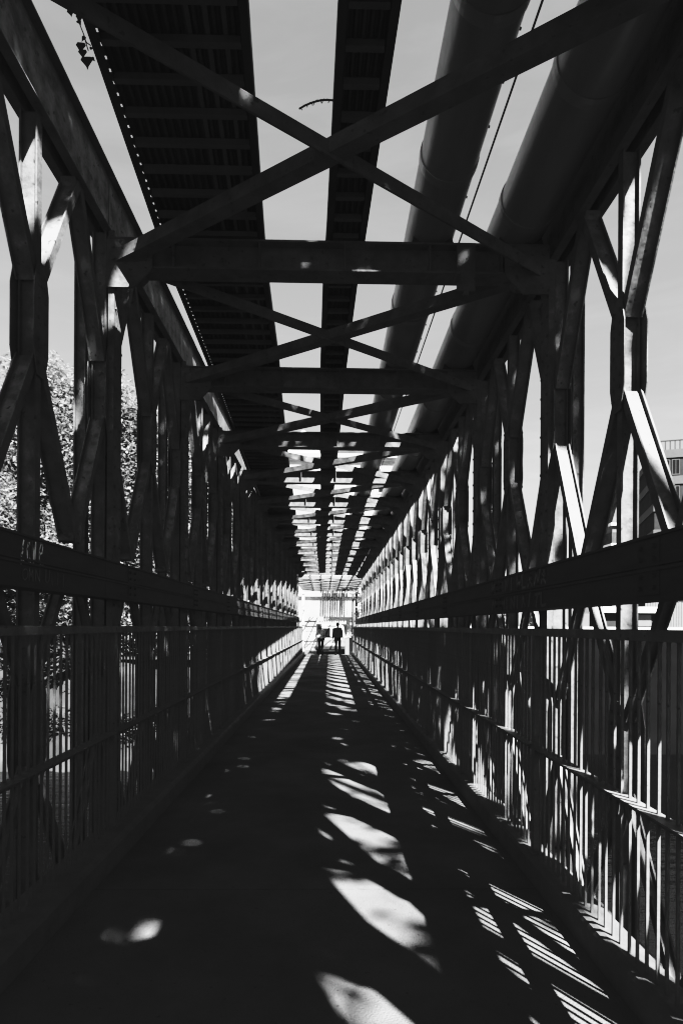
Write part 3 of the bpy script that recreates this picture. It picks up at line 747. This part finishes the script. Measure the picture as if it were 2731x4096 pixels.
# low street things on the right bank
f_ = thing('board_fence', 'low fence of upright boards beyond the quay wall on the right', 'fence', (24, 46, 0))
m_ = MB()
for k in range(60): m_.box(k*.2, k*.2+.17, 0, .03, 1.0, 3.5+.04*math.sin(k*3.1))
m_.build('board_panel', M['stone'], f_); m_ = MB(); m_.box(-.2, 12.2, .031, .09, 1.2, 1.3); m_.box(-.2, 12.2, .031, .09, 3.1, 3.2)
for k in range(7): m_.box(k*2, k*2+.1, .09, .19, -.36, 3.5)
m_.build('fence_rail', M['steel_dark'], f_)
t_ = thing('street_kiosk', 'dark kiosk with a pale flat roof beyond the quay wall on the right', 'kiosk', (18.6, 41, -.36))
m_ = MB(); m_.box(0, 4.2, 0, 2.4, 0, 2.9); m_.build('wall', M['brick'], t_); m_ = MB(); m_.box(-.3, 4.5, -.4, 2.6, 2.901, 3.3); m_.build('roof', M['white'], t_)
m_ = MB(); m_.box(1.4, 3.2, -.03, -.004, 2.0, 2.8); m_.build('window', M['stone'], t_)
tree('low tree on the right bank seen small between the truss members', 13.6, 45, -.4, 5.6, 1.8, 21, .24, 40, 90, crown0=.2)

# ------------------------------------------------------------------ world
w = D.worlds.new("World"); SC.world = w; w.use_nodes = True; nt = w.node_tree; N = nt.nodes; L = nt.links
el = math.atan(1/math.hypot(KX, KY)); sunv = V((KX, -KY, 1)).normalized()
sky = N.new('ShaderNodeTexSky'); sky.sky_type = 'NISHITA'; sky.sun_disc = False; sky.sun_elevation = el
sky.sun_rotation = math.atan2(KX, -KY)
bw = N.new('ShaderNodeRGBToBW'); L.new(sky.outputs['Color'], bw.inputs['Color'])
tc = N.new('ShaderNodeTexCoord'); mp = N.new('ShaderNodeMapping'); mp.inputs['Scale'].default_value = (1.2, 1.2, 7); mp.inputs['Rotation'].default_value = (0, .15, .3)
L.new(tc.outputs['Generated'], mp.inputs['Vector'])
nz = N.new('ShaderNodeTexNoise'); nz.inputs['Scale'].default_value = 2.3; nz.inputs['Detail'].default_value = 9; nz.inputs['Roughness'].default_value = .6; nz.inputs['Distortion'].default_value = .6
L.new(mp.outputs['Vector'], nz.inputs['Vector'])
cr = N.new('ShaderNodeValToRGB'); cr.color_ramp.elements[0].position = .45; cr.color_ramp.elements[0].color = (1, 1, 1, 1); cr.color_ramp.elements[1].position = .75; cr.color_ramp.elements[1].color = (1.22, 1.22, 1.22, 1)
L.new(nz.outputs['Fac'], cr.inputs['Fac'])
mu = N.new('ShaderNodeMath'); mu.operation = 'MULTIPLY'; L.new(bw.outputs['Val'], mu.inputs[0]); L.new(cr.outputs['Color'], mu.inputs[1])
pw = N.new('ShaderNodeMath'); pw.operation = 'POWER'; pw.inputs[1].default_value = .62; L.new(mu.outputs[0], pw.inputs[0])
m2 = N.new('ShaderNodeMath'); m2.operation = 'MULTIPLY'; m2.inputs[1].default_value = 1.04; L.new(pw.outputs[0], m2.inputs[0])
bg = N['Background']; L.new(m2.outputs[0], bg.inputs['Color']); bg.inputs['Strength'].default_value = .10

sd = D.lights.new('sun', 'SUN'); sd.energy = 5; sd.angle = R(.53); sd.color = (1, 1, 1)
so = D.objects.new('sun', sd); COL.objects.link(so); so.rotation_euler = sunv.to_track_quat('Z', 'Y').to_euler(); so.location = (8, -14, 20)

# ----------------------------------------------------------------- camera
cd = D.cameras.new('camera'); cam = D.objects.new('camera', cd); COL.objects.link(cam); SC.camera = cam
cd.sensor_fit = 'VERTICAL'; cd.sensor_height = 36; cd.sensor_width = 24; cd.lens = 1400/2352*36
cd.clip_start = .05; cd.clip_end = 4000
yaw = math.atan(27/1400); roll = .006
cam.location = (0, 0, 1.5)
cam.rotation_euler = (Matrix.Rotation(-yaw, 4, 'Z') @ Matrix.Rotation(math.pi/2, 4, 'X') @ Matrix.Rotation(roll, 4, 'Z')).to_euler()
cd.shift_y = 263/2352; cd.shift_x = 0

SC.render.engine = 'CYCLES'; SC.render.resolution_x = 682; SC.render.resolution_y = 1024
SC.view_settings.view_transform = 'Standard'; SC.view_settings.look = 'None'; SC.view_settings.exposure = 0; SC.view_settings.gamma = 1

# hard black-and-white print contrast
vs_ = SC.view_settings; vs_.use_curve_mapping = True; cm = vs_.curve_mapping
c = cm.curves[3]
pts = [(0, .0025), (.003, .0060), (.010, .0092), (.022, .0140), (.045, .055), (.10, .33), (.14, .52), (.22, .76), (.34, .93), (1, 1)]
c.points[0].location = pts[0]; c.points[1].location = pts[-1]
for p in pts[1:-1]: c.points.new(*p)
for p in c.points: p.handle_type = 'VECTOR'
cm.update()
